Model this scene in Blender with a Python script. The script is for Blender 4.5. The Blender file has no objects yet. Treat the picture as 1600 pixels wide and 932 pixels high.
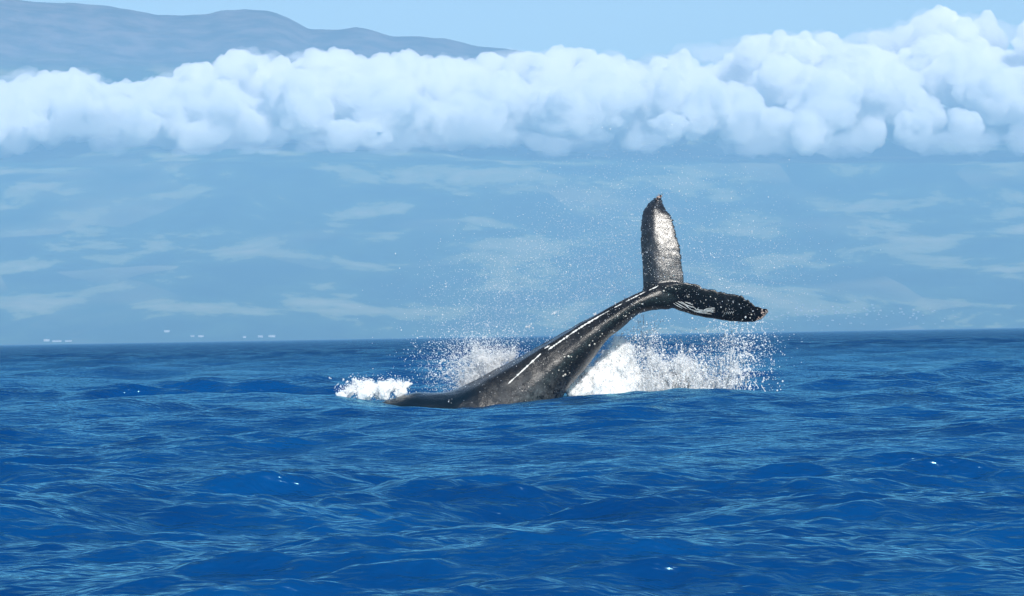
import bpy, bmesh, math, random
import numpy as np
from mathutils import Vector, Matrix
from mathutils.bvhtree import BVHTree

random.seed(7)
rng = np.random.default_rng(7)
scene = bpy.context.scene
col = scene.collection

# ------------------------------------------------------------------ camera
LENS = 110.0
FPX = LENS / 36 * 1600          # focal length in photograph pixels
CAM_H = 2.2
cam_d = bpy.data.cameras.new('camera')
cam_d.lens = LENS
cam_d.sensor_width = 36
cam_d.clip_start = 0.5
cam_d.clip_end = 120000
cam = bpy.data.objects.new('camera', cam_d)
col.objects.link(cam)
PITCH = math.atan(59 / FPX)
ROLL = math.atan(27 / 1600)
cam.matrix_world = (Matrix.Translation((0, 0, CAM_H)) @ Matrix.Rotation(math.radians(90) + PITCH, 4, 'X')
                    @ Matrix.Rotation(-ROLL, 4, 'Z'))
scene.camera = cam
CM = cam.matrix_world.to_3x3()

# ------------------------------------------------------------------ world, sun, exposure
SUN_EL, SUN_AZ = math.radians(39), math.radians(20)      # azimuth: right of straight behind the camera
sun_vec = Vector((math.sin(SUN_AZ) * math.cos(SUN_EL), -math.cos(SUN_AZ) * math.cos(SUN_EL), math.sin(SUN_EL)))
world = bpy.data.worlds.new('World')
scene.world = world
world.use_nodes = True
wn = world.node_tree
wn.nodes.clear()
sky = wn.nodes.new('ShaderNodeTexSky')
sky.sky_type = 'NISHITA'
sky.sun_disc = False
sky.sun_elevation = SUN_EL
sky.sun_rotation = math.atan2(sun_vec.x, sun_vec.y)
sky.altitude = 0
sky.air_density = 1.0
sky.dust_density = 0.7
sky.ozone_density = 2.0
bg = wn.nodes.new('ShaderNodeBackground')
bg.inputs['Strength'].default_value = 0.085
wo = wn.nodes.new('ShaderNodeOutputWorld')
wn.links.new(sky.outputs[0], bg.inputs[0])
wn.links.new(bg.outputs[0], wo.inputs[0])
sd = bpy.data.lights.new('sun', 'SUN')
sd.energy = 4.8
sd.angle = math.radians(0.5)
sd.color = (1.0, 0.95, 0.87)
sun = bpy.data.objects.new('sun', sd)
col.objects.link(sun)
sun.rotation_euler = sun_vec.to_track_quat('Z', 'Y').to_euler()
sun.location = (0, -50, 80)
scene.view_settings.view_transform = 'Standard'
scene.view_settings.look = 'None'
scene.view_settings.exposure = 0.70
scene.view_settings.gamma = 1.0
scene.view_settings.use_curve_mapping = False
scene.cycles.volume_bounces = 12
scene.cycles.max_bounces = 14
scene.cycles.use_denoising = True

# ------------------------------------------------------------------ helpers
def tag(o, label=None, cat=None, group=None, kind=None):
    for k, v in (('label', label), ('category', cat), ('group', group), ('kind', kind)):
        if v:
            o[k] = v
    return o

def horizon_y(px):
    return 538.5 - 27 * px / 1600

def ray(px, py):
    """direction of a photograph pixel"""
    return CM @ Vector(((px - 800) / FPX, -(py - 466) / FPX, -1))

def at(px, py, Y):
    """the place at distance Y that the photograph shows at a pixel"""
    d = ray(px, py)
    return Vector((0, 0, CAM_H)) + d * (Y / d.y)

def at_np(px, py, Y):
    M = np.array(CM)
    v = np.stack([(px - 800) / FPX, -(py - 466) / FPX, -np.ones_like(px)], -1) @ M.T
    return np.array([0, 0, CAM_H]) + v * (Y / v[:, 1])[:, None]

def mesh_np(name, verts, faces, mat=None, smooth=True, parent=None):
    """faces: (n, k) int array, all faces with k corners"""
    me = bpy.data.meshes.new(name)
    verts = np.asarray(verts, np.float32)
    faces = np.asarray(faces, np.int32)
    n, k = faces.shape
    me.vertices.add(len(verts))
    me.vertices.foreach_set('co', verts.ravel())
    me.loops.add(n * k)
    me.loops.foreach_set('vertex_index', faces.ravel())
    me.polygons.add(n)
    me.polygons.foreach_set('loop_start', np.arange(0, n * k, k, dtype=np.int32))
    me.polygons.foreach_set('loop_total', np.full(n, k, np.int32))
    me.polygons.foreach_set('use_smooth', np.full(n, smooth))
    me.update(calc_edges=True)
    if mat:
        me.materials.append(mat)
    o = bpy.data.objects.new(name, me)
    col.objects.link(o)
    if parent:
        o.parent = parent
    return o

def grid_faces(nr, nc, wrap=False):
    i = np.arange(nr - 1)[:, None]
    j = np.arange(nc if wrap else nc - 1)[None, :]
    j2 = (j + 1) % nc
    return np.stack([i * nc + j, i * nc + j2, (i + 1) * nc + j2, (i + 1) * nc + j], -1).reshape(-1, 4)

def _hash(ix, iy, iz, s):
    h = (ix * 374761393 + iy * 668265263 + iz * 2147483647 + s * 1274126177) & 0xFFFFFFFF
    h = ((h ^ (h >> 13)) * 1274126177) & 0xFFFFFFFF
    h = ((h ^ (h >> 16)) * 2246822519) & 0xFFFFFFFF
    return ((h ^ (h >> 15)) & 0xFFFF) / 32767.5 - 1.0

def vnoise(p, seed=0):
    """value noise in -1..1, p (n, 3)"""
    f = np.floor(p)
    i = f.astype(np.int64)
    t = p - f
    t = t * t * t * (t * (t * 6 - 15) + 10)
    r = 0
    for dx in (0, 1):
        wx = t[:, 0] if dx else 1 - t[:, 0]
        for dy in (0, 1):
            wy = t[:, 1] if dy else 1 - t[:, 1]
            for dz in (0, 1):
                wz = t[:, 2] if dz else 1 - t[:, 2]
                r = r + wx * wy * wz * _hash(i[:, 0] + dx, i[:, 1] + dy, i[:, 2] + dz, seed)
    return r

def fbm(p, octaves=4, seed=0, gain=0.5):
    a, r, q = 1.0, 0, np.asarray(p, float)
    for k in range(octaves):
        r = r + a * vnoise(q, seed + k)
        q = q * 2.03 + 17.1
        a *= gain
    return r

def smooth01(t):
    t = np.clip(t, 0, 1)
    return t * t * (3 - 2 * t)

# node helpers
class NT:
    def __init__(self, name):
        self.m = bpy.data.materials.new(name)
        self.m.use_nodes = True
        self.t = self.m.node_tree
        self.t.nodes.clear()
        self.out = self.t.nodes.new('ShaderNodeOutputMaterial')
    def n(self, typ, **kw):
        nd = self.t.nodes.new('ShaderNode' + typ)
        for k, v in kw.items():
            setattr(nd, k, v)
        return nd
    def l(self, a, b):
        self.t.links.new(a, b)
    def val(self, nd, **kw):
        for k, v in kw.items():
            nd.inputs[k.replace('_', ' ')].default_value = v
        return nd
    def noise(self, vec, scale, detail=4, rough=0.5, dist=0.0):
        nd = self.n('TexNoise')
        nd.inputs['Scale'].default_value = scale
        nd.inputs['Detail'].default_value = detail
        nd.inputs['Roughness'].default_value = rough
        nd.inputs['Distortion'].default_value = dist
        self.l(vec, nd.inputs['Vector'])
        return nd.outputs['Fac']
    def mapping(self, scale=(1, 1, 1), rot=(0, 0, 0), loc=(0, 0, 0)):
        tc = self.n('TexCoord')
        mp = self.n('Mapping')
        mp.inputs['Scale'].default_value = scale
        mp.inputs['Rotation'].default_value = rot
        mp.inputs['Location'].default_value = loc
        self.l(tc.outputs['Object'], mp.inputs['Vector'])
        return mp.outputs[0]
    def ramp(self, fac, stops, interp='LINEAR'):
        nd = self.n('ValToRGB')
        cr = nd.color_ramp
        cr.interpolation = interp
        while len(cr.elements) < len(stops):
            cr.elements.new(0.5)
        for e, (p, c) in zip(cr.elements, stops):
            e.position = p
            e.color = (*c, 1) if len(c) == 3 else c
        self.l(fac, nd.inputs[0])
        return nd.outputs[0]
    def mix(self, fac, a, b):
        nd = self.n('Mix', data_type='RGBA')
        for s, v in ((nd.inputs[0], fac), (nd.inputs[6], a), (nd.inputs[7], b)):
            if isinstance(v, (int, float)):
                s.default_value = v
            elif isinstance(v, tuple):
                s.default_value = (*v, 1)
            else:
                self.l(v, s)
        return nd.outputs[2]
    def math(self, op, a, b=0.0):
        nd = self.n('Math', operation=op)
        for s, v in ((nd.inputs[0], a), (nd.inputs[1], b)):
            if isinstance(v, (int, float)):
                s.default_value = v
            else:
                self.l(v, s)
        return nd.outputs[0]

# ------------------------------------------------------------------ materials
def mat_water():
    M = NT('sea_water')
    p = M.n('BsdfDiffuse')
    v = M.mapping((0.6, 1.5, 1.0), (0, 0, 0.25))
    v2 = M.mapping((0.7, 1.6, 1.0), (0, 0, -0.4))
    big = M.noise(v, 0.5, 3, 0.5)
    base = M.ramp(big, [(0.3, (0.0, 0.022, 0.098)), (0.7, (0.0, 0.038, 0.145))])
    M.l(base, p.inputs['Color'])
    at_ = M.n('Attribute', attribute_name='unresolved')
    b0 = M.n('Bump')
    b0.inputs['Distance'].default_value = 0.8
    M.l(at_.outputs['Fac'], b0.inputs['Strength'])
    M.l(M.noise(M.mapping((0.5, 1.0, 1.0)), 0.55, 6, 0.65), b0.inputs['Height'])
    b1 = M.n('Bump')
    b1.inputs['Strength'].default_value = 0.85
    b1.inputs['Distance'].default_value = 0.135
    M.l(M.noise(v, 3.2, 2.5, 0.55, 0.2), b1.inputs['Height'])
    M.l(b0.outputs[0], b1.inputs['Normal'])
    b2 = M.n('Bump')
    b2.inputs['Strength'].default_value = 0.5
    b2.inputs['Distance'].default_value = 0.010
    M.l(M.noise(v2, 11.0, 3, 0.55, 0.2), b2.inputs['Height'])
    M.l(b1.outputs[0], b2.inputs['Normal'])
    g = M.n('BsdfGlossy')
    g.inputs['Color'].default_value = (0.43, 0.90, 1.0, 1)
    g.inputs['Roughness'].default_value = 0.175
    fr = M.n('Fresnel')
    fr.inputs['IOR'].default_value = 1.42
    for q in (g, fr):
        M.l(b2.outputs[0], q.inputs['Normal'])
    M.l(b1.outputs[0], p.inputs['Normal'])
    mx = M.n('MixShader')
    M.l(M.math('MULTIPLY', M.math('MINIMUM', fr.outputs[0], 0.92), M.math('SUBTRACT', 1.0, M.math('MULTIPLY', at_.outputs['Fac'], M.ramp(M.noise(M.mapping((0.22, 0.022, 1)), 1.0, 6, 0.65), [(0.42, (0.0, 0.0, 0.0)), (0.58, (0.46, 0.46, 0.46))])))), mx.inputs[0])
    M.l(p.outputs[0], mx.inputs[1])
    M.l(g.outputs[0], mx.inputs[2])
    M.l(mx.outputs[0], M.out.inputs[0])
    return M.m

def mat_whale():
    M = NT('wet_whale_skin')
    p = M.n('BsdfPrincipled')
    v = M.mapping()
    mott = M.noise(v, 1.6, 8, 0.68)
    c = M.ramp(mott, [(0.35, (0.003, 0.004, 0.005)), (0.58, (0.006, 0.007, 0.009)), (0.75, (0.022, 0.023, 0.025))])
    sp = M.noise(v, 14.0, 3, 0.6)
    region = M.noise(v, 0.9, 3, 0.5)
    f = M.math('MULTIPLY', M.ramp(sp, [(0.66, (0, 0, 0)), (0.72, (1, 1, 1))]), M.ramp(region, [(0.42, (0, 0, 0)), (0.6, (1, 1, 1))]))
    c = M.mix(f, c, (0.32, 0.33, 0.33))
    at_ = M.n('Attribute', attribute_name='grey')
    gm = M.ramp(M.noise(v, 4.5, 10, 0.8), [(0.40, (0.0, 0.0, 0.0)), (0.66, (1, 1, 1))])
    c = M.mix(M.math('MULTIPLY', at_.outputs['Fac'], gm), c, (0.085, 0.09, 0.095))
    wh = M.ramp(M.noise(v, 22.0, 4, 0.7), [(0.60, (0, 0, 0)), (0.70, (1, 1, 1))])
    c = M.mix(M.math('MULTIPLY', at_.outputs['Fac'], M.math('MULTIPLY', wh, 0.6)), c, (0.5, 0.5, 0.49))
    film_ = M.n('Attribute', attribute_name='film')
    c = M.mix(film_.outputs['Fac'], c, (0.001, 0.006, 0.012))
    M.l(c, p.inputs['Base Color'])
    r = M.noise(v, 9.0, 5, 0.7)
    rr = M.n('MapRange')
    M.l(r, rr.inputs[0])
    rr.inputs[3].default_value = 0.13
    rr.inputs[4].default_value = 0.36
    film = M.n('Attribute', attribute_name='film')
    M.l(M.math('MULTIPLY', rr.outputs[0], M.math('SUBTRACT', 1.0, M.math('MULTIPLY', film.outputs['Fac'], 0.6))), p.inputs['Roughness'])
    p.inputs['Specular IOR Level'].default_value = 0.3
    wet = M.n('Attribute', attribute_name='wet')
    M.l(M.math('MULTIPLY', wet.outputs['Fac'], M.ramp(M.noise(v, 7.0, 8, 0.75), [(0.40, (0.25, 0.25, 0.25)), (0.56, (1, 1, 1))])), p.inputs['Coat Weight'])
    p.inputs['Coat Roughness'].default_value = 0.27
    p.inputs['Coat IOR'].default_value = 1.7
    b = M.n('Bump')
    b.inputs['Strength'].default_value = 0.6
    b.inputs['Distance'].default_value = 0.02
    M.l(M.noise(v, 16.0, 6, 0.8), b.inputs['Height'])
    M.l(b.outputs[0], p.inputs['Normal'])
    M.l(b.outputs[0], p.inputs['Coat Normal'])
    M.l(p.outputs[0], M.out.inputs[0])
    return M.m

def mat_plain(name, c, rough=0.7, noise=None):
    M = NT(name)
    p = M.n('BsdfPrincipled')
    v = M.mapping()
    if noise:
        cc = M.ramp(M.noise(v, noise, 4, 0.6), [(0.3, tuple(x * 0.75 for x in c)), (0.7, c)])
        M.l(cc, p.inputs['Base Color'])
    else:
        p.inputs['Base Color'].default_value = (*c, 1)
    p.inputs['Roughness'].default_value = rough
    M.l(p.outputs[0], M.out.inputs[0])
    return M.m

def mat_foam(name, c=(0.9, 0.92, 0.94), trans=0.4):
    M = NT(name)
    v = M.mapping()
    cc = M.ramp(M.noise(v, 5.0, 5, 0.6), [(0.3, tuple(x * 0.93 for x in c)), (0.6, c)])
    d = M.n('BsdfDiffuse')
    t = M.n('BsdfTranslucent')
    M.l(cc, d.inputs[0]); M.l(cc, t.inputs[0])
    b = M.n('Bump')
    b.inputs['Strength'].default_value = 0.6
    b.inputs['Distance'].default_value = 0.05
    M.l(M.noise(v, 9.0, 6, 0.7), b.inputs['Height'])
    M.l(b.outputs[0], d.inputs['Normal'])
    mx = M.n('MixShader')
    mx.inputs[0].default_value = trans
    M.l(d.outputs[0], mx.inputs[1]); M.l(t.outputs[0], mx.inputs[2])
    M.l(mx.outputs[0], M.out.inputs[0])
    return M.m

def mat_land():
    M = NT('island_slope')
    p = M.n('BsdfDiffuse')
    tc = M.n('TexCoord')
    v = M.mapping((1 / 1000, 1 / 1000, 0))
    vs = M.mapping((0.8 / 1000, 0.62 / 1000, 0), (0, 0, 0.25), (0.7, 0.1, 0))
    big = M.noise(vs, 2.0, 10, 0.64, 0.35)
    pat = M.ramp(big, [(0.42, (0.012, 0.04, 0.03)), (0.535, (0.03, 0.07, 0.04)), (0.56, (0.12, 0.15, 0.07)), (0.68, (0.24, 0.23, 0.13))])
    fields = M.n('TexVoronoi')
    fields.inputs['Scale'].default_value = 2.2
    M.l(M.mapping((0.8 / 1000, 0.5 / 1000, 0), (0, 0, 0.3)), fields.inputs['Vector'])
    ff = M.ramp(fields.outputs['Color'], [(0.55, (0, 0, 0)), (0.7, (1, 1, 1))])
    fm = M.math('MULTIPLY', ff, M.ramp(M.noise(v, 0.6, 3, 0.5), [(0.45, (0, 0, 0)), (0.6, (0.6, 0.6, 0.6))]))
    c = M.mix(fm, pat, (0.20, 0.19, 0.10))
    fine = M.noise(v, 9.0, 6, 0.7)
    c = M.mix(M.ramp(fine, [(0.55, (0, 0, 0)), (0.75, (0.35, 0.35, 0.35))]), c, (0.02, 0.035, 0.02))
    # bare brown-purple rock high up
    geo = M.n('NewGeometry')
    sx = M.n('SeparateXYZ')
    M.l(geo.outputs['Position'], sx.inputs[0])
    mr = M.n('MapRange')
    mr.inputs[1].default_value = 2250
    mr.inputs[2].default_value = 2600
    M.l(M.math('ADD', sx.outputs[2], M.math('MULTIPLY', M.noise(v, 1.5, 6, 0.6), 500)), mr.inputs[0])
    rock = M.ramp(M.noise(v, 3.0, 8, 0.65), [(0.42, (0.05, 0.06, 0.07)), (0.60, (0.13, 0.115, 0.12))])
    c = M.mix(mr.outputs[0], c, rock)
    M.l(c, p.inputs[0])
    M.l(p.outputs[0], M.out.inputs[0])
    return M.m

MAT_WATER = mat_water()
MAT_SKIN = mat_whale()
MAT_FOAM = mat_foam('white_water_foam')
MAT_DROP = mat_foam('water_droplets', (0.93, 0.95, 0.97), 0.5)
MAT_LAND = mat_land()
def mat_white_water(name='airy_white_water', dens=15.0):
    M = NT(name)
    v = M.n('VolumeScatter')
    v.inputs['Color'].default_value = (0.995, 0.995, 0.995, 1)
    v.inputs['Density'].default_value = dens
    v.inputs['Anisotropy'].default_value = -0.35
    M.l(v.outputs[0], M.out.inputs['Volume'])
    return M.m
MAT_WHITE = mat_white_water()
MAT_SOFT = mat_white_water('thin_white_spray', 4.0)
MAT_SCAR = mat_plain('pale_scar_tissue', (0.62, 0.62, 0.60), 0.6, 6.0)
MAT_BARN = mat_plain('barnacle_shell', (0.50, 0.47, 0.42), 0.8, 9.0)
MAT_BARN2 = mat_plain('tan_barnacle_shell', (0.55, 0.40, 0.33), 0.8, 9.0)

# ------------------------------------------------------------------ sea
YW = FPX / 45.0        # the whale's distance, about 109 m
NW = 100
lam = np.exp(np.linspace(math.log(0.28), math.log(26), NW)) * rng.uniform(0.93, 1.07, NW)
dirs = np.where(rng.random(NW) < 0.62, math.radians(82), math.radians(128)) + rng.normal(0, 1, NW) * np.interp(np.log(lam), [-1, 3.2], [0.45, 0.25])
kx, ky = 2 * math.pi / lam * np.cos(dirs), 2 * math.pi / lam * np.sin(dirs)
steep = np.interp(np.log(lam), [-1.2, 0.0, 1.2, 2.3, 3.3], [0.078, 0.064, 0.037, 0.026, 0.018])
amp = steep * lam / (2 * math.pi) * rng.uniform(0.6, 1.4, NW)
pha = rng.uniform(0, 2 * math.pi, NW)
# separate humps and dips of the swell round the whale: (px, metres from the camera, height, half-width, half-depth)
HUMPS = [(1095, 104, 0.30, 2.6, 3.0), (930, 105, 0.10, 2.5, 2.5), (685, 104.5, -0.34, 2.9, 6.0), (690, 108.3, -0.24, 2.6, 2.2), (620, 109, -0.05, 2.5, 3.0),
         (400, 103, 0.10, 4.0, 3.5), (1330, 101, -0.1, 3.0, 4.0)]

def sea_offset(x, y, spacing):
    """displacement of the water at x, y; waves the grid cannot carry are left to the bump"""
    dx = np.zeros_like(x); dy = np.zeros_like(x); dz = np.zeros_like(x)
    g = 1 + 0.35 * fbm(np.stack([x / 14, y / 14, 0 * x], -1), 2, 5)
    dw = np.hypot((x - 0.2) / 8.0, np.where(y < YW, (y - YW) / 34.0, (y - YW) / 10.0)) ** 1.5
    calm = 1 - 0.8 * np.exp(-dw ** 2)
    for i in range(NW):
        w = np.clip(lam[i] / (3.2 * spacing) - 0.6, 0, 1)
        if not np.any(w > 0):
            continue
        ph = kx[i] * x + ky[i] * y + pha[i]
        a = amp[i] * w * (g if lam[i] < 9 else 1.0)
        if lam[i] > 2.0:
            a = a * calm
        s, c = np.sin(ph), np.cos(ph)
        dz += a * c
        k = math.hypot(kx[i], ky[i])
        q = 0.35 if lam[i] < 2 else 0.8
        dx -= q * a * kx[i] / k * s
        dy -= q * a * ky[i] / k * s
    for px, d, h, wx, wy in HUMPS:
        cx = (px - 800) / FPX * d
        dz += h * np.exp(-((x - cx) / wx) ** 2 - ((y - d) / wy) ** 2)
    return dx, dy, dz

def build_sea():
    r = [2.0]
    while r[-1] < 14300:
        q = r[-1]
        f = 0.05 if q < 17 else 0.0030 if q < 150 else 0.005 if q < 500 else 0.012
        r.append(q * (1 + f))
    r = np.array(r)
    dense = np.linspace(-math.radians(10.8), math.radians(10.8), 500)
    rest = np.linspace(math.radians(10.8), 2 * math.pi - math.radians(10.8), 60)[1:-1]
    th = np.concatenate([dense, rest])
    R, T = np.meshgrid(r, th, indexing='ij')
    x, y = (R * np.sin(T)).ravel(), (R * np.cos(T)).ravel()
    f = np.gradient(r)
    wide = np.abs(((T.ravel() + math.pi) % (2 * math.pi)) - math.pi) > math.radians(10.9)
    sp = np.where(wide, R.ravel() * 0.11, np.repeat(np.maximum(f * 0.8, r * 0.001), len(th)))
    dx, dy, dz = sea_offset(x, y, sp)
    fade = 1 - smooth01((R.ravel() - 9000) / 4000)
    V = np.stack([x + dx, y + dy, dz * (0.25 + 0.75 * fade)], -1)
    o = mesh_np('sea', V, grid_faces(len(r), len(th), True), MAT_WATER)
    a_ = o.data.attributes.new('unresolved', 'FLOAT', 'POINT')
    a_.data.foreach_set('value', (smooth01((R.ravel() - 60) / 400) * 1.6).astype(np.float32))
    tag(o, kind='structure')
    print('sea faces', len(o.data.polygons))
    return o
sea = build_sea()


# ------------------------------------------------------------------ island slopes and mountain
CREST = [(-700, -60), (-300, -30), (0, -8), (40, 0), (100, 4), (180, 9), (250, 22), (330, 23), (350, 18), (390, 15), (430, 17), (455, 26), (490, 46), (530, 46),
         (565, 45), (590, 50), (620, 60), (650, 58), (700, 62), (740, 72), (800, 78), (880, 92), (1000, 125), (1200, 160), (1700, 190), (2300, 220)]
cpx, cpy = np.array(CREST, float).T
D_SHORE, D_SPLIT, D_TOP = 14000.0, 19000.0, 29000.0

def land_z(x, d):
    px = 800 + x / d * FPX
    e_split = 262 + 12 * np.sin(px / 310.0)
    e_crest = (horizon_y(px) - np.interp(px, cpx, cpy))
    t = (d - D_SHORE) / (D_SPLIT - D_SHORE)
    e = np.where(t < 1, e_split * np.sign(t) * np.abs(np.clip(t, -1, 1)) ** 0.95,
                 e_split + (e_crest - e_split) * smooth01((d - D_SPLIT) / (D_TOP - D_SPLIT)) ** 0.9)
    z = e / FPX * d
    P = np.stack([x / 1500, d / 1500, 0 * x], -1)
    land = np.clip((d - D_SHORE) / 1500, 0, 1)
    top = 1 - 0.8 * smooth01((d - 26500) / 2500)
    z = z + land * top * ((28 + 45 * smooth01((d - 23000) / 3000)) * fbm(P, 5, 31) + 10 * np.abs(fbm(np.stack([x / 420, d / 1400, 0 * x], -1), 3, 41)))
    z = z + smooth01((d - 27000) / 2000) * 14 * fbm(np.stack([x / 260, d / 2000, 0 * x], -1), 4, 51)
    z = np.where(d > D_TOP, z - (d - D_TOP) * 0.3, z)
    return z

def build_land():
    xs = np.linspace(-7500, 7500, 300)
    ds = np.linspace(D_SHORE - 150, D_SPLIT, 190)
    D, X = np.meshgrid(ds, xs, indexing='ij')
    d, x = D.ravel(), X.ravel()
    d_eff = d + 60 * fbm(np.stack([x / 700, 0 * x, 0 * x], -1), 3, 77) * (1 - smooth01((d - 15000) / 3000))
    z = land_z(x, d_eff)
    z[d < D_SHORE - 100] = -0.9
    o = mesh_np('island_land', np.stack([x, d, np.maximum(z, -0.9)], -1), grid_faces(len(ds), len(xs)), MAT_LAND)
    tag(o, kind='structure')
    xs = np.linspace(-9500, 9500, 380)
    ds = np.concatenate([np.linspace(D_SPLIT + 4, D_TOP, 170), np.linspace(D_TOP + 60, D_TOP + 3000, 14)])
    D, X = np.meshgrid(ds, xs, indexing='ij')
    d, x = D.ravel(), X.ravel()
    o = mesh_np('mountain', np.stack([x, d, land_z(x, d)], -1), grid_faces(len(ds), len(xs)), MAT_LAND)
    tag(o, kind='structure')
build_land()

# ------------------------------------------------------------------ buildings on the far shore
def on_land(px, above):
    """the spot of the slope that lies so many photograph pixels above the horizon"""
    dd = np.linspace(D_SHORE, D_SPLIT - 50, 3000)
    xx = (px - 800) / FPX * dd
    zz = land_z(xx, dd + 60 * fbm(np.stack([xx / 700, 0 * xx, 0 * xx], -1), 3, 77) * (1 - smooth01((dd - 15000) / 3000)))
    i = int(np.argmax((zz - CAM_H) / dd * FPX >= above))
    return Vector((xx[i], dd[i], zz[i]))

def box_bm(name, x0, x1, y0, y1, z0, z1, mat, parent=None, ridge=0.0):
    V = [(x0, y0, z0), (x1, y0, z0), (x1, y1, z0), (x0, y1, z0), (x0, y0, z1), (x1, y0, z1), (x1, y1, z1), (x0, y1, z1)]
    F = [(0, 3, 2, 1), (0, 1, 5, 4), (1, 2, 6, 5), (2, 3, 7, 6), (3, 0, 4, 7)]
    if ridge:
        ym = (y0 + y1) / 2
        V += [(x0, ym, z1 + ridge), (x1, ym, z1 + ridge)]
        F += [(4, 5, 9, 8), (6, 7, 8, 9), (5, 6, 9, 9), (7, 4, 8, 8)]
    else:
        F += [(4, 5, 6, 7)]
    me = bpy.data.meshes.new(name)
    me.from_pydata(V, [], [tuple(dict.fromkeys(f)) for f in F])
    me.materials.append(mat)
    o = bpy.data.objects.new(name, me)
    col.objects.link(o)
    if parent:
        o.parent = parent
    return o

M_WALL = mat_plain('white_plaster', (0.42, 0.42, 0.42), 0.8, 0.2)
M_WALL2 = mat_plain('cream_plaster', (0.27, 0.27, 0.25), 0.8, 0.2)
M_ROOF2 = mat_plain('grey_roof', (0.17, 0.16, 0.15), 0.8, 0.2)
M_ROOF = mat_plain('pale_roof', (0.3, 0.3, 0.3), 0.7, 0.2)
def building(px, above, w, dp, h, label, ridge=0.0, name='building', group='pale buildings along the far shore'):
    e = bpy.data.objects.new(name, None)
    col.objects.link(e)
    e.location = on_land(px, above)
    box_bm('wall', -w / 2, w / 2, -dp / 2, dp / 2, -6, h, M_WALL, e)
    box_bm('roof', -w / 2 - 0.8, w / 2 + 0.8, -dp / 2 - 0.8, dp / 2 + 0.8, h, h + 0.8, M_ROOF, e, ridge)
    n = max(2, int(w / 9))
    M_PANE = bpy.data.materials.get('dark_window') or mat_plain('dark_window', (0.05, 0.07, 0.09), 0.2)
    first = None
    for k in range(n):
        x = -w / 2 + w * (k + 0.5) / n
        if first is None:
            first = box_bm('window', -1.4, 1.4, -0.12, 0.12, 0, 2.2, M_PANE, e)
            o = first
        else:
            o = first.copy(); col.objects.link(o); o.parent = e
        o.location = (x, -dp / 2 - 0.06, h * 0.45)
    tag(e, label, 'building', group)
    return e
building(260, 15.0, 24, 14, 8, 'small bright white building standing highest above the left shore')
building(300, 7.0, 16, 12, 5, 'left white shed of the pair on the slope above the left shore', 1.5)
building(313, 6.5, 24, 12, 6, 'right wider white shed of the pair on the slope above the left shore', 1.5)
building(381, 4.0, 14, 10, 6, 'tiny white building alone between the two pairs on the left shore', 1.5)
building(406, 4.5, 22, 12, 6, 'left white hall of the pair beside the water nearest the whale', 1.5)
building(424, 4.5, 30, 14, 8, 'right taller white hall of the pair beside the water nearest the whale')
building(72, 3.8, 26, 14, 9, 'tall end building of the white row at the far left shore')
building(88, 2.6, 40, 14, 6, 'long low middle building of the white row at the far left shore', 1.5)
building(106, 2.6, 30, 12, 5, 'low right building of the white row at the far left shore', 1.5)

def hill_town():
    r_ = random.Random(17)
    first = None
    for k in range(110):
        px = r_.gauss(1320, 95)
        if not 1040 < px < 1560:
            continue
        above = max(7, min(44, r_.gauss(26, 8) - abs(px - 1310) * 0.05))
        p = on_land(px, above)
        if first is None:
            w = r_.uniform(9, 13)
            e = bpy.data.objects.new('house', None)
            col.objects.link(e)
            box_bm('wall', -6, 6, -4, 4, -5, 4.5, M_WALL2, e)
            box_bm('roof', -6.6, 6.6, -4.6, 4.6, 4.5, 4.9, M_ROOF2, e, 2.0)
            first = e
            root = e
        else:
            root = first.copy(); col.objects.link(root)
            for ch in list(first.children):
                c = ch.copy(); col.objects.link(c); c.parent = root
        root.location = p
        root.rotation_euler = (0, 0, r_.uniform(-0.5, 0.5))
        root.scale = (r_.uniform(0.45, 0.95),) * 3
        tag(root, 'tiny pale house in the hazy hillside town beyond the right fluke', 'house', 'houses of the hazy hillside town')
hill_town()

# ------------------------------------------------------------------ clouds
CT = [(-500, 140), (-100, 130), (0, 125), (60, 118), (120, 113), (165, 130), (230, 132), (265, 120), (290, 102), (350, 95), (380, 85), (430, 88), (490, 75), (530, 85), (560, 95),
      (600, 92), (655, 83), (700, 90), (760, 92), (800, 82), (870, 86), (930, 88), (1000, 88), (1060, 82), (1110, 80), (1150, 72), (1165, 58), (1215, 52), (1260, 60), (1290, 68),
      (1340, 65), (1390, 52), (1430, 42), (1450, 28), (1470, 20), (1490, 30), (1520, 28), (1550, 35), (1600, 38), (1700, 30), (2100, 60)]
CB = [(-500, 240), (0, 252), (50, 235), (150, 215), (250, 235), (330, 243), (450, 240), (520, 243), (620, 235), (700, 230), (900, 240), (1000, 235), (1100, 215), (1200, 235),
      (1350, 232), (1450, 225), (1600, 232), (2100, 240)]
ctx, cty = np.array(CT, float).T
cbx, cby = np.array(CB, float).T

def ico(sub):
    bm = bmesh.new()
    bmesh.ops.create_icosphere(bm, subdivisions=sub, radius=1)
    V = np.array([v.co[:] for v in bm.verts]); F = np.array([[v.index for v in f.verts] for f in bm.faces])
    bm.free()
    return V, F

def blobs(name, C, R, sub=2, S=None):
    V, F = ico(sub)
    R = np.asarray(R)[:, None, None]
    S = 1 if S is None else S[:, None, :]
    W = (V[None] * R * S + np.asarray(C)[:, None, :]).reshape(-1, 3)
    FF = (F[None] + (np.arange(len(C)) * len(V))[:, None, None]).reshape(-1, 3)
    return W, FF

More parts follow.
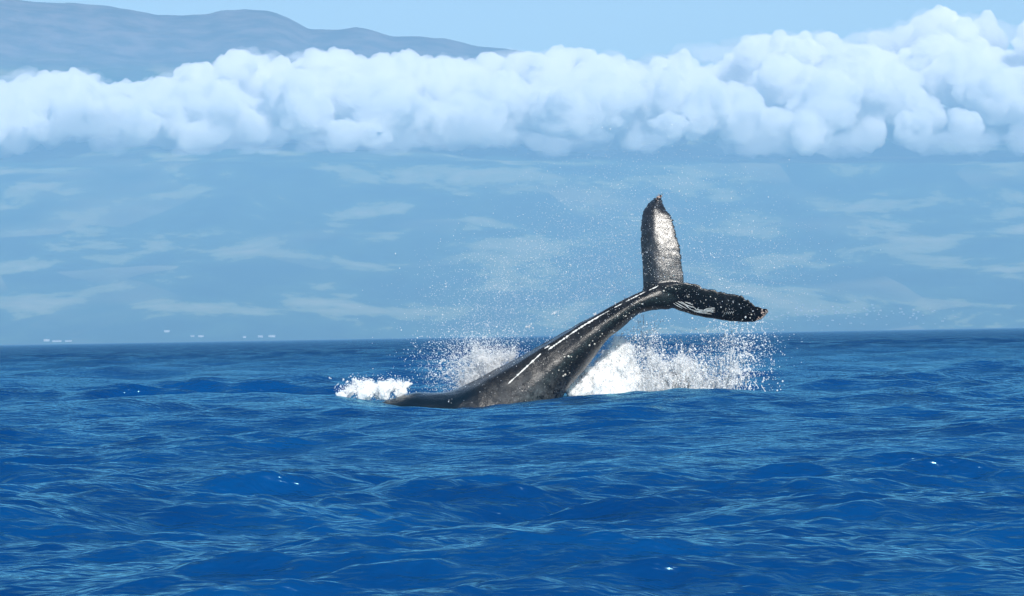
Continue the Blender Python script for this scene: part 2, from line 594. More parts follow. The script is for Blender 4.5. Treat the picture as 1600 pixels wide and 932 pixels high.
def remeshed(name, V, F, voxel, smooth=0):
    o = mesh_np(name, V, F)
    m = o.modifiers.new('r', 'REMESH')
    m.mode = 'VOXEL'
    m.voxel_size = voxel
    if smooth:
        s = o.modifiers.new('s', 'SMOOTH')
        s.iterations = smooth
        s.factor = 0.5
    dg = bpy.context.evaluated_depsgraph_get()
    me = bpy.data.meshes.new_from_object(o.evaluated_get(dg))
    old = o.data
    o.modifiers.clear()
    o.data = me
    bpy.data.meshes.remove(old)
    me.polygons.foreach_set('use_smooth', np.ones(len(me.polygons), bool))
    return o

def verts_of(o):
    a = np.empty(len(o.data.vertices) * 3, np.float32)
    o.data.vertices.foreach_get('co', a)
    return a.reshape(-1, 3).astype(float)

def normals_of(o):
    a = np.empty(len(o.data.vertices) * 3, np.float32)
    o.data.vertices.foreach_get('normal', a)
    return a.reshape(-1, 3).astype(float)

def build_clouds():
    C, R = [], []
    r_ = np.random.default_rng(21)
    n = 0
    while n < 760:
        px = r_.uniform(-260, 1860)
        k = r_.beta(1.0, 0.95)
        d = 21800 - 1000 * k + r_.uniform(-750, 750)
        rad_px = r_.choice([14, 22, 34, 50, 68], p=[.36, .24, .18, .13, .09]) * r_.uniform(0.85, 1.15)
        t, b = np.interp(px, ctx, cty), np.interp(px, cbx, cby)
        t = max(np.interp(px + o_, ctx, cty) - 0.35 * abs(o_) for o_ in (-rad_px * .8, 0, rad_px * .8))
        if b - t < 2.0 * rad_px:
            rad_px = (b - t) / 2.1
        py = (t + rad_px) + k * (b - t - 2 * rad_px)
        rad_px *= 1 - 0.3 * k
        if k > 0.66:
            rad_px = max(rad_px, 27)
            py = min(py, b - rad_px)
        if k < 0.12:
            rad_px = max(rad_px, 25)
            py = t + rad_px
        s = d / FPX
        C.append(at(px, py, d)[:]); R.append(rad_px * s)
        n += 1
    C = np.array(C); R = np.array(R)
    # the closed heart of the bank
    for px in range(-260, 1900, 26):
        t, b = np.interp(px, ctx, cty), np.interp(px, cbx, cby)
        for f in (0.45, 0.72):
            d = 22000 - 1300 * f
            C = np.vstack([C, at(px, t + f * (b - t), d)[:]]); R = np.append(R, (b - t) * 0.22 * r_.uniform(.85, 1.2) * d / FPX)
    # second generation
    C2, R2 = [C], [R]
    for rep, (lo, hi) in enumerate([(0.3, 0.5), (0.22, 0.4), (0.2, 0.32), (0.2, 0.3)]):
        dirv = r_.normal(size=C.shape)
        dirv[:, 2] = np.abs(dirv[:, 2]) * 1.0 - 0.15
        dirv[:, 1] = -np.abs(dirv[:, 1])
        dirv /= np.linalg.norm(dirv, axis=1)[:, None]
        q = R * r_.uniform(lo, hi, len(R))
        C2.append(C + dirv * (R * 0.88)[:, None]); R2.append(q)
    C, R = np.concatenate(C2), np.concatenate(R2)
    keep = (np.arange(len(R)) < len(R2[0])) | (C[:, 2] / C[:, 1] * FPX > 318)     # few small heads along the flat base
    C, R = C[keep], R[keep]
    V, F = blobs('c', C, R, 2)
    o = remeshed('cloud_bank', V, F, 20.0, 2)
    P = verts_of(o); N = normals_of(o)
    nz = fbm(P / 130, 5, 3, 0.55)
    bil = 1 - np.abs(fbm(P / 90, 3, 13)) * 1.6
    flat = smooth01((P[:, 2] - 1050) / 300)
    heads = 52 * np.abs(vnoise(P / 170, 61)) + 34 * np.abs(vnoise(P / 85 + 9, 62)) + 20 * np.abs(vnoise(P / 42 + 5, 63))
    P = P + N * (heads - 30 + nz * 20)[:, None]
    o.data.vertices.foreach_set('co', P.astype(np.float32).ravel())
    o.data.update()
    M = NT('cloud')
    v = M.n('VolumeScatter')
    v.inputs['Color'].default_value = (0.986, 0.975, 0.964, 1)
    v.inputs['Density'].default_value = 1 / 46
    v.inputs['Anisotropy'].default_value = -0.15
    M.l(v.outputs[0], M.out.inputs['Volume'])
    o.data.materials.append(M.m)
    tag(o, kind='stuff', label='long bank of white cumulus clouds lying across the mountain slope')
    print('cloud faces', len(o.data.polygons))
    # torn thin edges below and over the bank
    C, R, S = [], [], []
    for _ in range(210):
        px = r_.uniform(-240, 1850)
        low = r_.random() < 0.7
        d = r_.uniform(19900, 21200) if low else r_.uniform(21300, 22600)
        py = np.interp(px, cbx, cby) + r_.uniform(-34, -4) if low else np.interp(px, ctx, cty) + r_.uniform(2, 22)
        C.append(at(px, py, d)[:]); R.append(r_.uniform(60, 150)); S.append((r_.uniform(1.2, 2.4), 1.0, r_.uniform(0.35, 0.6)))
    V, F = blobs('w', np.array(C), np.array(R), 3, np.array(S))
    w = remeshed('cloud_wisps', V, F, 30.0, 1)
    P = verts_of(w); N = normals_of(w)
    P = P + N * (50 * fbm(P / 150, 5, 71, 0.6))[:, None]
    P[:, 1] = np.maximum(P[:, 1], 19300)
    w.data.vertices.foreach_set('co', P.astype(np.float32).ravel())
    w.data.update()
    M2 = NT('thin_cloud')
    v = M2.n('VolumeScatter')
    v.inputs['Color'].default_value = (0.985, 0.985, 0.985, 1)
    v.inputs['Density'].default_value = 1 / 300
    M2.l(v.outputs[0], M2.out.inputs['Volume'])
    w.data.materials.append(M2.m)
    tag(w, kind='stuff', label='thin torn wisps along the edges of the cloud bank')
build_clouds()

# ------------------------------------------------------------------ haze
def build_haze():
    x0, x1, y0, y1, z0, z1 = -16000, 16000, -15500, D_SPLIT + 2, -3.0, 1420.0
    V = [(x, y, z) for x in (x0, x1) for y in (y0, y1) for z in (z0, z1)]
    F = [(0, 1, 3, 2), (4, 6, 7, 5), (0, 4, 5, 1), (2, 3, 7, 6), (0, 2, 6, 4), (1, 5, 7, 3)]
    M = NT('haze_air')
    p = M.n('VolumePrincipled')
    p.inputs['Color'].default_value = (0.34, 0.635, 0.90, 1)
    p.inputs['Density'].default_value = 1 / 13000
    p.inputs['Anisotropy'].default_value = 0.0
    M.l(p.outputs[0], M.out.inputs['Volume'])
    o = mesh_np('haze', V, F, M.m, smooth=False)
    tag(o, kind='stuff')
build_haze()

# ------------------------------------------------------------------ whale
LE_UP = [(1001, 462, 0.0), (1004, 447, .04), (1004, 424, .12), (1001.5, 393, .25), (1001, 357, .45), (1004, 331.5, .62), (1011, 319, .74), (1020, 309.6, .86), (1028, 303, .95), (1036, 301.5, 1)]
TE_UP = [(1060, 462, 0.0), (1069, 441, .05), (1069, 429, .12), (1065, 409, .22), (1061, 383, .34), (1057.5, 362, .46), (1051, 344, .57), (1043, 330, .70), (1037.5, 321, .82), (1035.5, 312, .92), (1037, 303, 1)]
LE_DN = [(1012, 482, 0.0), (1038, 481, .06), (1053, 482, .12), (1079, 491, .26), (1105, 497.6, .40), (1130.6, 501, .54), (1156, 503.5, .69), (1177, 503.5, .83), (1190, 499, .93), (1202, 489, 1)]
TE_DN = [(1040, 446, 0.0), (1070, 441.5, .07), (1084, 443.5, .14), (1100, 450, .24), (1118, 455, .36), (1136, 459, .49), (1148.6, 460, .59), (1161.5, 464, .70), (1172, 472, .80), (1182, 479.5, .90), (1197, 481, .97), (1202, 485, 1)]

def lobe(LE, TE, yfun, thick, seed):
    """fluke lobe as a closed foil; yfun(u, c) gives how far it leans away from the camera"""
    nu, nc = 120, 28
    u = np.linspace(0, 1, nu)
    le = np.array(LE); te = np.array(TE)
    lx, ly = np.interp(u, le[:, 2], le[:, 0]), np.interp(u, le[:, 2], le[:, 1])
    tx, ty = np.interp(u, te[:, 2], te[:, 0]), np.interp(u, te[:, 2], te[:, 1])
    jag = fbm(np.stack([u * 26, 0 * u + seed, 0 * u], -1), 3, seed, 0.7) * 1.6 * smooth01(u / 0.35) * (1 - 0.6 * smooth01((u - 0.95) * 20))
    jag2 = fbm(np.stack([u * 18, 0 * u + seed, 0 * u + 5], -1), 2, seed) * 0.4
    ax, ay = lx - tx, ly - ty
    L = np.hypot(ax, ay) + 1e-6
    tx, ty = tx + ax / L * jag, ty + ay / L * jag
    lx, ly = lx + ax / L * jag2, ly + ay / L * jag2
    c = (1 - np.cos(np.linspace(0, math.pi, nc))) / 2
    front, back = [], []
    for i in range(nu):
        px = lx[i] + (tx[i] - lx[i]) * c
        py = ly[i] + (ty[i] - ly[i]) * c
        prof = np.sqrt(c) * (1 - c) ** 0.8 * 1.9 + 0.12
        prof[0] = prof[-1] = 0.05
        th = thick * (1 - 0.78 * u[i] ** 1.2) * prof * min(1, L[i] / 12)
        y0 = np.array([yfun(u[i], cc) for cc in c])
        front.append(at_np(px, py, YW + y0 - th))
        back.append(at_np(px, py, YW + y0 + th))
    V = np.concatenate([np.array(front).reshape(-1, 3), np.array(back).reshape(-1, 3)])
    Ff = grid_faces(nu, nc)
    n = nu * nc
    Fb = Ff[:, ::-1] + n
    edge = []
    ring = [i * nc for i in range(nu)] + [(nu - 1) * nc + j for j in range(1, nc)] + [i * nc + nc - 1 for i in range(nu - 2, -1, -1)] + [j for j in range(nc - 2, 0, -1)]
    for a, b in zip(ring, ring[1:] + ring[:1]):
        edge.append((b, a, a + n, b + n))
    return V, np.concatenate([Ff, Fb, np.array(edge)])

# back: stations (upper outline px, py, lower outline px, py, half-depth m, ridge towards the camera)
BODY = [(1072, 446, 1062, 474, 0.10, 0.1), (1048, 442, 1046, 483, 0.26, 0.15), (1030, 444.5, 1030, 484, 0.34, 0.2), (1010, 452, 1014, 486, 0.42, 0.22), (985, 463, 995, 493, 0.50, 0.3), (955, 478, 972, 512, 0.58, 0.4),
        (925, 494.5, 952, 528, 0.68, 0.5), (895, 510.5, 937, 547, 0.80, 0.6), (862, 529, 920, 569, 0.92, 0.66), (830, 547.5, 901, 592, 1.05, 0.7),
        (795, 566.5, 881, 618, 1.2, 0.7), (765, 581.5, 864, 652, 1.32, 0.7), (735, 597.5, 840, 695, 1.4, 0.7), (705, 610.5, 800, 725, 1.45, 0.7), (680, 614, 740, 735, 1.45, 0.7),
        (650, 613, 680, 735, 1.45, 0.7), (622, 620, 625, 735, 1.3, 0.7), (590, 632, 575, 730, 1.1, 0.7), (560, 655, 540, 720, 1.1, 0.6), (500, 680, 500, 715, 0.6, 0.5)]

def body_tube():
    B = np.array(BODY)
    t = np.arange(len(B))
    ts = np.linspace(0, len(B) - 1, 150)
    # Catmull-Rom through the stations
    def cr(v):
        out = []
        for s in ts:
            i = min(int(s), len(B) - 2); f = s - i
            p0, p1, p2, p3 = v[max(i - 1, 0)], v[i], v[i + 1], v[min(i + 2, len(B) - 1)]
            out.append(0.5 * (2 * p1 + (p2 - p0) * f + (2 * p0 - 5 * p1 + 4 * p2 - p3) * f * f + (3 * p1 - p0 - 3 * p2 + p3) * f ** 3))
        return np.array(out)
    S = np.stack([cr(B[:, k]) for k in range(6)], -1)
    na = 72
    a = np.linspace(0, 2 * math.pi, na, endpoint=False)
    V = []
    for k, (ux, uy, lx, ly, hd, rd) in enumerate(S):
        yc = 0.35 * smooth01((1030 - ux) / 400)
        U = np.array(at(ux, uy, YW + yc)); L = np.array(at(lx, ly, YW + yc))
        c = (U + L) / 2; h = (U - L) / 2
        ca, sa = np.cos(a), np.sin(a)
        # a = 0 up along the outline, a = pi/2 towards the camera
        keel_a = rd * 1.0
        ridge = np.exp(-((a - keel_a) / 0.16) ** 2)
        k2 = np.clip(1 + 0.045 * ridge / 1, 0, 2)
        body_s = smooth01((S[:, 0][k] - 640) / 150)
        rr = 1 + (k2 - 1) * body_s
        # flatten the flank under the ridge a little, so that the ridge reads as an edge
        rr = rr - 0.05 * body_s * np.exp(-((a - keel_a - 0.55) / 0.3) ** 2) - 0.06 * body_s * np.exp(-((a - keel_a + 0.5) / 0.3) ** 2) * (rd > 0.3)
        ex = np.sign(ca) * np.abs(ca) ** 1.0
        pts = c + h[None] * (ex * rr)[:, None] + np.array([0, -1, 0])[None] * (hd * sa * rr)[:, None]
        V.append(pts)
    V = np.array(V).reshape(-1, 3)
    F = grid_faces(len(S), na, True)
    n0 = len(V)
    V = np.concatenate([V, V[:na].mean(0)[None], V[-na:].mean(0)[None]])
    return V, F, n0, na, len(S)

def tri(F):
    F = np.asarray(F)
    return np.concatenate([F[:, [0, 1, 2]], F[:, [0, 2, 3]]])

def build_whale():
    V1, F1 = lobe(LE_UP, TE_UP, lambda u, c: 0.05 + 0.40 * u + 0.62 * u * u + 8 * max(0, u - 0.84) ** 2 + (c - 0.5) * 0.07 - 0.03 * math.sin(math.pi * c) + 1.15 * max(0, 0.5 - c) ** 2, 0.11, 3)
    V2, F2 = lobe(LE_DN, TE_DN, lambda u, c: -0.75 * u ** 1.3 + (0.5 - c) * 0.55 * (1 - 0.5 * u) - 0.05, 0.19, 8)
    Vb, Fb, n0, na, ns = body_tube()
    caps = [(n0, (j + 1) % na, j) for j in range(na)] + [(n0 + 1, (ns - 1) * na + j, (ns - 1) * na + (j + 1) % na) for j in range(na)]
    V = np.concatenate([V1, V2, Vb])
    F = np.concatenate([tri(F1), tri(F2) + len(V1), np.concatenate([tri(Fb), np.array(caps)]) + len(V1) + len(V2)])
    o = remeshed('humpback_whale', V, F, 0.036, 3)
    o.data.materials.append(MAT_SKIN)
    P = verts_of(o); N = normals_of(o)
    P = P + N * (fbm(P * 1.6, 3, 9) * 0.014 * (qxs := smooth01((YW + 3 - P[:, 1]) / 1)))[:, None]
    o.data.vertices.foreach_set('co', P.astype(np.float32).ravel())
    o.data.update()
    # worn grey skin: the flank near the water, a pale rim along the belly and the speckled root of the upright fluke
    Q = (P - np.array([0, 0, CAM_H])) @ np.array(CM)
    qx, qy = 800 - Q[:, 0] / Q[:, 2] * FPX, 466 + Q[:, 1] / Q[:, 2] * FPX
    B = np.array(BODY)[1:12]
    mx, my = (B[:, 0] + B[:, 2]) / 2, (B[:, 1] + B[:, 3]) / 2
    lowx, lowy = B[:, 2], B[:, 3]
    belly = np.full(len(qx), 1e9)
    for i in range(len(B) - 1):
        for f in np.linspace(0, 1, 8):
            belly = np.minimum(belly, np.hypot(qx - (lowx[i] * (1 - f) + lowx[i + 1] * f), qy - (lowy[i] * (1 - f) + lowy[i + 1] * f)))
    rim = np.exp(-(belly / 8.0) ** 2) * smooth01((qy - 515) / 40)
    flank = smooth01((qy - 560) / 60) * smooth01((qx - 760 - (620 - qy) * 0.5) / 40) * (qx > 700) * 0.75
    patch = np.exp(-((qx - 800) / 45) ** 2 - ((qy - 606) / 12) ** 2) * 0.5
    mid = 0.12 * smooth01((qy - 480) / 60)
    upr = 0.35 * np.exp(-((qx - 1038) / 22) ** 2 - ((qy - 395) / 50) ** 2)
    g = np.clip(np.maximum.reduce([rim, flank, patch, mid * (qx < 1000), upr]) * smooth01((qx - 690) / 50), 0, 1)
    wet = 0.2 + 0.8 * smooth01((452 - qy) / 20) * smooth01((1085 - qx) / 15)
    film = smooth01((765 - qx) / 40) * smooth01((qy - 596 - (qx - 700) * 0.02) / 16)
    a_ = o.data.attributes.new('film', 'FLOAT', 'POINT')
    a_.data.foreach_set('value', film.astype(np.float32))
    a_ = o.data.attributes.new('wet', 'FLOAT', 'POINT')
    a_.data.foreach_set('value', wet.astype(np.float32))
    a_ = o.data.attributes.new('grey', 'FLOAT', 'POINT')
    a_.data.foreach_set('value', g.astype(np.float32))
    tag(o, label='black humpback whale diving with its raised tail flukes out of the blue sea', cat='whale')
    print('whale faces', len(o.data.polygons))
    bvh = BVHTree.FromPolygons([tuple(p) for p in P], [tuple(p.vertices) for p in o.data.polygons])
    return o, bvh
whale, wbvh = build_whale()

CAMP = Vector((0, 0, CAM_H))
def hit(px, py):
    h = wbvh.ray_cast(CAMP, ray(px, py).normalized())
    return (h[0], h[1]) if h[0] is not None else (None, None)

def ribbon(name, lines, mat, base_w=1.6, jit=0.5, seed=1):
    """raised pale scars lying on the skin: each line is (points, width in photograph px)"""
    r_ = random.Random(seed)
    V, F = [], []
    for pts, w in lines:
        P = []
        for (x0, y0), (x1, y1) in zip(pts, pts[1:]):
            n = max(2, int(math.hypot(x1 - x0, y1 - y0) / 1.6))
            for k in range(n):
                P.append((x0 + (x1 - x0) * k / n, y0 + (y1 - y0) * k / n))
        P.append(pts[-1])
        prev = None
        for i, (x, y) in enumerate(P):
            a = P[max(i - 1, 0)]; b = P[min(i + 1, len(P) - 1)]
            dx, dy = b[0] - a[0], b[1] - a[1]
            L = math.hypot(dx, dy) or 1
            taper = min(1, 0.3 + min(i, len(P) - 1 - i) * 0.35)
            hw = w / 2 * taper * r_.uniform(1 - jit, 1 + jit)
            row = []
            for s in (-1, 0, 1):
                q, nn = hit(x - dy / L * hw * s, y + dx / L * hw * s)
                if q is None:
                    row = None
                    break
                row.append(q + nn * (0.004 if s else 0.012))
            if row is None:
                prev = None
                continue
            k = len(V)
            V += [tuple(v) for v in row]
            if prev is not None:
                F += [(prev, prev + 1, k + 1, k), (prev + 1, prev + 2, k + 2, k + 1)]
            prev = k
    if F:
        return mesh_np(name, V, F, mat, parent=whale)

def scar_lines():
    out = []
    r_ = random.Random(3)
    # raked tooth marks on the lower fluke
    base = [((1052, 474), (1066, 482)), ((1055, 472.5), (1074, 483)), ((1059, 471), (1080, 484)), ((1064, 471.5), (1084, 481)), ((1070, 472), (1083, 477)),
            ((1082, 479), (1090, 486)), ((1076, 483), (1094, 488.5)), ((1084, 487), (1106, 489)), ((1088, 484), (1117, 485.5)), ((1090, 486), (1117, 483)), ((1094, 488), (1117, 488)),
            ((1088, 488), (1112, 491)), ((1100, 484.5), (1117, 481.5)), ((1092, 480), (1085, 489))]
    for a, b in base:
        m = ((a[0] + b[0]) / 2 + r_.uniform(-1, 1), (a[1] + b[1]) / 2 + r_.uniform(-1, 1.2))
        out.append(([a, m, b], 1.0))
    for k in range(5):
        x = 1131 + k * 3.3
        out.append(([(x, 492 - k * .4), (x + 2.4, 487.6 - k * .3)], 1.2))
    return out
ribbon('tooth_scar', scar_lines(), MAT_SCAR, seed=2)
# worn white edge along the ridge of the tail stock
ridge_lines = [([(1028, 447.5), (1014, 454)], 1.0), ([(1008, 456.5), (990, 465.5), (978, 471.5)], 1.3), ([(972, 475), (960, 481)], 0.9), ([(952, 486), (936, 494.5), (922, 502.5)], 1.2), ([(935, 496), (915, 507), (895, 520), (875, 534), (857, 546.5)], 1.8),
               ([(859, 540), (851, 545)], 1.8), ([(845, 553), (832, 565), (818, 578), (806, 589)], 1.7), ([(806, 589), (794, 600)], 1.6)]
ribbon('ridge_scar', ridge_lines, MAT_SCAR, jit=0.85, seed=5)

def build_barnacles():
    r_ = random.Random(11)
    V0, F0 = ico(1)
    keep = V0[:, 2] > -0.3
    def cluster(name, spots, mat, label):
        V, F = [], []
        for px, py, rad in spots:
            rad *= 0.85
            q, nn = hit(px, py)
            if q is None:
                continue
            rot = nn.to_track_quat('Z', 'Y').to_matrix()
            for_v = [q + rot @ Vector((v[0] * rad, v[1] * rad, v[2] * rad * 0.6)) for v in V0]
            k = len(V)
            V += [tuple(v) for v in for_v]
            F += [tuple(int(i) + k for i in f) for f in F0]
        o = mesh_np(name, V, np.array(F), mat, parent=whale)
        o['kind'] = 'stuff'
        o['label'] = label
    sp = []
    known = [(921, 540, .05), (929, 538, .05), (926, 533, .03), (941, 522, .035), (938, 526, .03), (965, 494, .03), (978, 494, .03), (883, 586, .06), (880, 588, .05), (890, 583, .03), (873, 579, .03), (1056, 452, .035),
             (1050, 449.5, .03), (1110, 464, .03), (1118, 467.5, .03), (1103, 469, .025), (1095, 450, .03), (888, 557, .05), (882, 558, .04), (893, 558, .03), (908, 527, .03), (1037, 455, .05), (1040, 450, .03),
             (1174, 492, .04), (1172, 497, .035), (1160, 500, .03)]
    sp += known
    for _ in range(110):
        t = r_.random()
        px = 800 + 230 * t
        py = 622 - 175 * t + r_.gauss(6, 15) * (1.3 - t)
        sp.append((px, py, r_.choice([.009, .012, .016, .024])))
    for _ in range(28):
        px = r_.uniform(1045, 1190); sp.append((px, 470 + (px - 1045) * .12 + r_.gauss(0, 9), r_.choice([.010, .014, .02])))
    for _ in range(60):
        sp.append((r_.uniform(1005, 1066), r_.uniform(400, 450), r_.choice([.010, .014, .02])))
    cluster('barnacles', sp, MAT_BARN, 'pale barnacles scattered over the black skin')
    sp = []
    for _ in range(38):
        t = r_.random()
        sp.append((1188 + 14 * t + r_.gauss(0, 1.5), 486 + r_.gauss(0, 5) + 3 * (1 - t), r_.uniform(.02, .04)))
        sp.append((1180 + 20 * t, 501 - 11 * t ** 1.5 + r_.gauss(0, 1), r_.uniform(.015, .03)))
    for _ in range(30):
        sp.append((1030 + r_.gauss(0, 4), 306 + r_.gauss(0, 2.5), r_.uniform(.015, .028)))
    cluster('tip_barnacles', sp, MAT_BARN2, 'tan barnacles crowding the fluke tips')
build_barnacles()

# ------------------------------------------------------------------ splash
def droplets(name, P, R, mat, stretch=None, tetra=False):
    """closed little octahedra at P with radius R"""
    O = np.array([(1, 0, 0), (-1, 0, 0), (0, 1, 0), (0, -1, 0), (0, 0, 1), (0, 0, -1)], float)
    T = np.array([(0, 2, 4), (2, 1, 4), (1, 3, 4), (3, 0, 4), (2, 0, 5), (1, 2, 5), (3, 1, 5), (0, 3, 5)])
    if tetra:
        O = np.array([(1, 1, 1), (1, -1, -1), (-1, 1, -1), (-1, -1, 1)], float) * 0.8
        T = np.array([(0, 2, 1), (0, 1, 3), (0, 3, 2), (1, 2, 3)])
    n = len(P)
    S = np.ones((n, 3)) if stretch is None else stretch
    W = (O[None] * R[:, None, None] * S[:, None, :] + P[:, None, :]).reshape(-1, 3)
    F = (T[None] + (np.arange(n) * len(O))[:, None, None]).reshape(-1, 3)
    return mesh_np(name, W, F, mat)

PXM = 1 / 45.0   # metres in one photograph pixel at the whale

def cloud_pts(n, cx, cy, sx, sy, depth=1.2, y0=0.6, filament=0.0, seed=0):
    r_ = np.random.default_rng(seed)
    out = []
    got = 0
    while got < n:
        m = n * 3
        px = cx + r_.normal(0, 1, m) * sx; py = cy + r_.normal(0, 1, m) * sy
        y = y0 + r_.normal(0, depth, m)
        if filament > 0:
            f = fbm(np.stack([px / 16, py / 26, y * 2], -1), 3, seed + 50)
            k = r_.random(m) < np.clip((0.35 - np.abs(f) * 2.2) / 0.35, 0.04, 1) * 1.0
            px, py, y = px[k], py[k], y[k]
        out.append(at_np(px, py, YW + y)); got += len(px)
    return np.concatenate(out)[:n]

def arcs(n, x_rng, base_y, vx, vy, y0, depth, seed, per=26, spread=0.02):
    """strings of drops thrown up along parabolas (metres, seconds)"""
    r_ = np.random.default_rng(seed)
    P, R = [], []
    for _ in range(n):
        px = r_.uniform(*x_rng)
        o = np.array(at(px, base_y, YW + y0 + r_.normal(0, depth)))
        v = np.array([r_.normal(vx[0], vx[1]), r_.normal(0, 0.4), abs(r_.normal(vy[0], vy[1]))])
        T = 2 * v[2] / 9.81
        t0 = r_.uniform(0.05, 0.75) * T
        tt = t0 + np.linspace(0, r_.uniform(0.03, 0.17), per) + r_.normal(0, .004, per)
        q = o + v * tt[:, None] + np.array([0, 0, -4.905]) * (tt ** 2)[:, None]
        q += r_.normal(0, spread, q.shape)
        P.append(q); R.append(np.exp(r_.normal(math.log(0.011), 0.4, per)))
    return np.concatenate(P), np.concatenate(R)

def foam_mass(name, spec, voxel, disp, seed, label, soft=False):
    """lumpy body of white water: spec rows (px, py, radius px, metres behind the whale)"""
    r_ = np.random.default_rng(seed)
    C, R = [], []
    for px, py, rp, y in spec:
        c = np.array(at(px, py, YW + y)); r = rp * PXM
        C.append(c); R.append(r)
        for _ in range(9):
            d = r_.normal(size=3); d[1] = -abs(d[1]); d /= np.linalg.norm(d)
            C.append(c + d * r * 0.85); R.append(r * r_.uniform(0.22, 0.5))
    V, F = blobs('f', np.array(C), np.array(R), 2)
    o = remeshed(name, V, F, voxel, 1)
    P = verts_of(o); N = normals_of(o)
    P = P + N * (fbm(P / 0.28, 5, seed, 0.6) * disp)[:, None]
    o.data.vertices.foreach_set('co', P.astype(np.float32).ravel())
    o.data.materials.append(MAT_WHITE)
    if soft:
        o.data.materials.clear(); o.data.materials.append(MAT_SOFT)
    tag(o, kind='stuff', label=label)
    return o, P

def around(P, n, sig, up, seed, rmu=0.012):
    r_ = np.random.default_rng(seed)
    q = P[r_.integers(0, len(P), n)] + r_.normal(0, 1, (n, 3)) * sig * r_.exponential(1, (n, 1))
    q[:, 2] += np.abs(r_.exponential(up, n))
    return q, np.exp(r_.normal(math.log(rmu), 0.5, n))

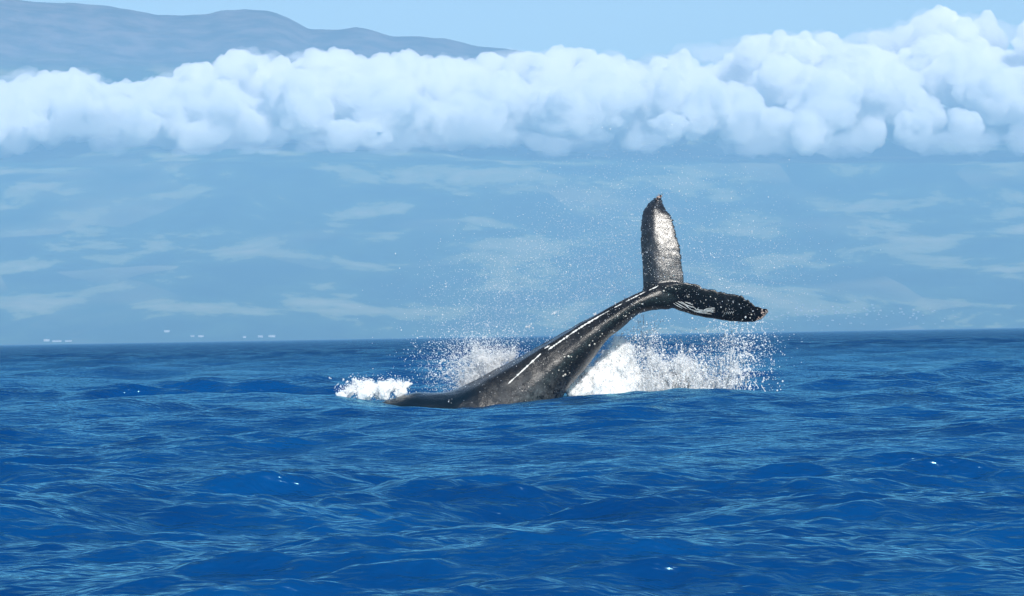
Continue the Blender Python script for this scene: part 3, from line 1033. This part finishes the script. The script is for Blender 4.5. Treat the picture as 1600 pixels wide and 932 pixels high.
def build_splash():
    # big white mass under the raised tail, right of the body
    spec = [(905, 610, 20, .8), (930, 600, 24, 1.0), (955, 590, 26, 1.1), (975, 575, 22, 1.2), (960, 560, 18, 1.2), (975, 545, 14, 1.2), (985, 600, 24, 1.1), (1010, 612, 16, 1.1),
            (940, 615, 24, .8), (970, 615, 24, .9), (1000, 620, 16, .9), (968, 535, 9, 1.2), (948, 572, 18, 1.1), (1050, 618, 12, .9), (1075, 610, 11, 1.0), (1100, 612, 9, 1.0), (920, 590, 16, 1.2),
            (1055, 600, 9, 1.0), (1048, 592, 10, 1.0), (1066, 584, 9, 1.0), (1070, 598, 12, 1.0), (1064, 566, 5, 1.0), (1084, 600, 9, .9), (1028, 604, 11, 1.0)]
    o, P1 = foam_mass('splash_foam', spec, 0.05, 0.08, 4, 'dense white foam thrown up under the raised tail stock')
    spec = [(545, 612, 9, .4), (560, 606, 11, .4), (578, 604, 10, .4), (592, 608, 10, .4), (607, 607, 9, .5), (620, 603, 8, .5), (630, 606, 7, .5), (536, 618, 7, .2), (570, 614, 12, .3), (600, 614, 11, .4), (625, 612, 9, .5)]
    o2, P2 = foam_mass('breaking_foam', spec, 0.045, 0.12, 6, 'small white breaker foaming at the far end of the whale back')
    spec = [(745, 590, 13, 2.7), (765, 575, 14, 2.2), (750, 560, 10, 2.4), (780, 565, 10, 2.4), (730, 603, 12, 2.0), (800, 560, 7, 2.3), (742, 548, 6, 2.4)]
    o3, P3 = foam_mass('rear_foam', spec, 0.05, 0.22, 8, 'white foam splashing up behind the back of the whale', True)
    spec = [(1015, 600, 14, 1.1), (1040, 600, 14, 1.1), (1066, 596, 14, 1.1), (1092, 600, 13, 1.1), (1118, 602, 11, 1.1), (1140, 600, 10, 1.1), (1145, 575, 7, 1.1), (1064, 570, 10, 1.1), (1020, 570, 11, 1.1), (1012, 553, 8, 1.1),
            (1082, 580, 9, 1.1), (1100, 582, 7, 1.1), (1040, 580, 9, 1.1)]
    o4, P4 = foam_mass('spray_sheet', spec, 0.05, 0.22, 12, 'torn white sheet of spray right of the raised tail stock', True)
    PP, RR = [], []
    for a in (around(P1, 15000, .07, .06, 1, .010), around(P2, 5000, .05, .03, 2, .010), around(P3, 14000, .16, .08, 3, .009), around(P4, 9000, .10, .08, 6, .009)):
        PP.append(a[0]); RR.append(a[1])
    def add(P, lo=.010, sg=.4, seed=0):
        PP.append(P); RR.append(np.exp(np.random.default_rng(seed).normal(math.log(lo), sg, len(P))))
    add(cloud_pts(9000, 1055, 590, 42, 26, 1.0, 1.0, 1, 11), .009, .5, 1)      # lattice of drops right of the mass
    add(cloud_pts(3500, 1135, 565, 26, 36, 1.0, 1.0, 1, 12), .009, .5, 2)
    add(cloud_pts(2500, 1008, 545, 16, 30, .8, 1.0, 1, 13), .010, .5, 3)
    COLS = [(1006, 60, 6.2, .5, 6), (1022, 45, 5.9, .5, 8), (1045, 90, 4.3, .6, 14), (1062, 120, 5.2, .5, 9), (1078, 110, 4.8, .6, 12), (1100, 70, 4.2, .8, 14), (1125, 60, 4.6, .7, 14),
            (1145, 80, 5.8, .4, 7), (1160, 18, 4.2, .5, 8)]
    for i, (px, n, v, sv, w) in enumerate(COLS):
        a = arcs(n, (px - w, px + w), 622, (.15, sv), (v * .82, v * .2), 1.0, .5, 60 + i, 46, .006)
        PP.append(a[0]); RR.append(a[1])
    add(cloud_pts(6000, 740, 572, 40, 28, 1.3, 2.0, .5, 14), .010, .4, 4)
    add(cloud_pts(6500, 780, 480, 62, 48, 1.5, 1.5, .5, 15), .0058, .45, 5)      # fine mist over the back
    add(cloud_pts(6500, 930, 430, 65, 60, 1.5, 1.5, .3, 16), .0058, .42, 6)
    add(cloud_pts(3600, 1000, 330, 90, 75, 1.5, 1.0, .3, 17), .0058, .42, 7)
    add(cloud_pts(4200, 1130, 420, 75, 50, 1.5, 1.0, .2, 18), .0058, .42, 8)
    add(cloud_pts(1300, 1165, 545, 28, 36, 1.5, .5, .3, 19), .012, .5, 9)
    for a in (arcs(60, (880, 1000), 600, (-.1, .9), (5.5, 1.0), 1.3, .6, 22), arcs(60, (700, 800), 600, (-.7, .7), (4.0, 1.0), 2.0, .6, 23),
              arcs(25, (530, 640), 612, (-.4, .7), (1.8, .6), .4, .3, 24, 14, .012)):
        PP.append(a[0]); RR.append(a[1])
    P, R = np.concatenate(PP), np.concatenate(RR)
    k = P[:, 2] > -0.25
    P, R = P[k], R[k]
    r_ = np.random.default_rng(5)
    S = r_.uniform(0.7, 1.5, (len(P), 3))
    big = R > 0.02
    fine = R < 0.010
    o = droplets('spray', P[~fine], R[~fine], MAT_DROP, S[~fine])
    tag(o, kind='stuff', label='bright white drops flung up round the whale tail')
    o = droplets('mist', P[fine], R[fine], MAT_DROP, S[fine], True)
    tag(o, kind='stuff', label='fine white mist hanging round the whale tail')
    print('drops', len(P))
build_splash()
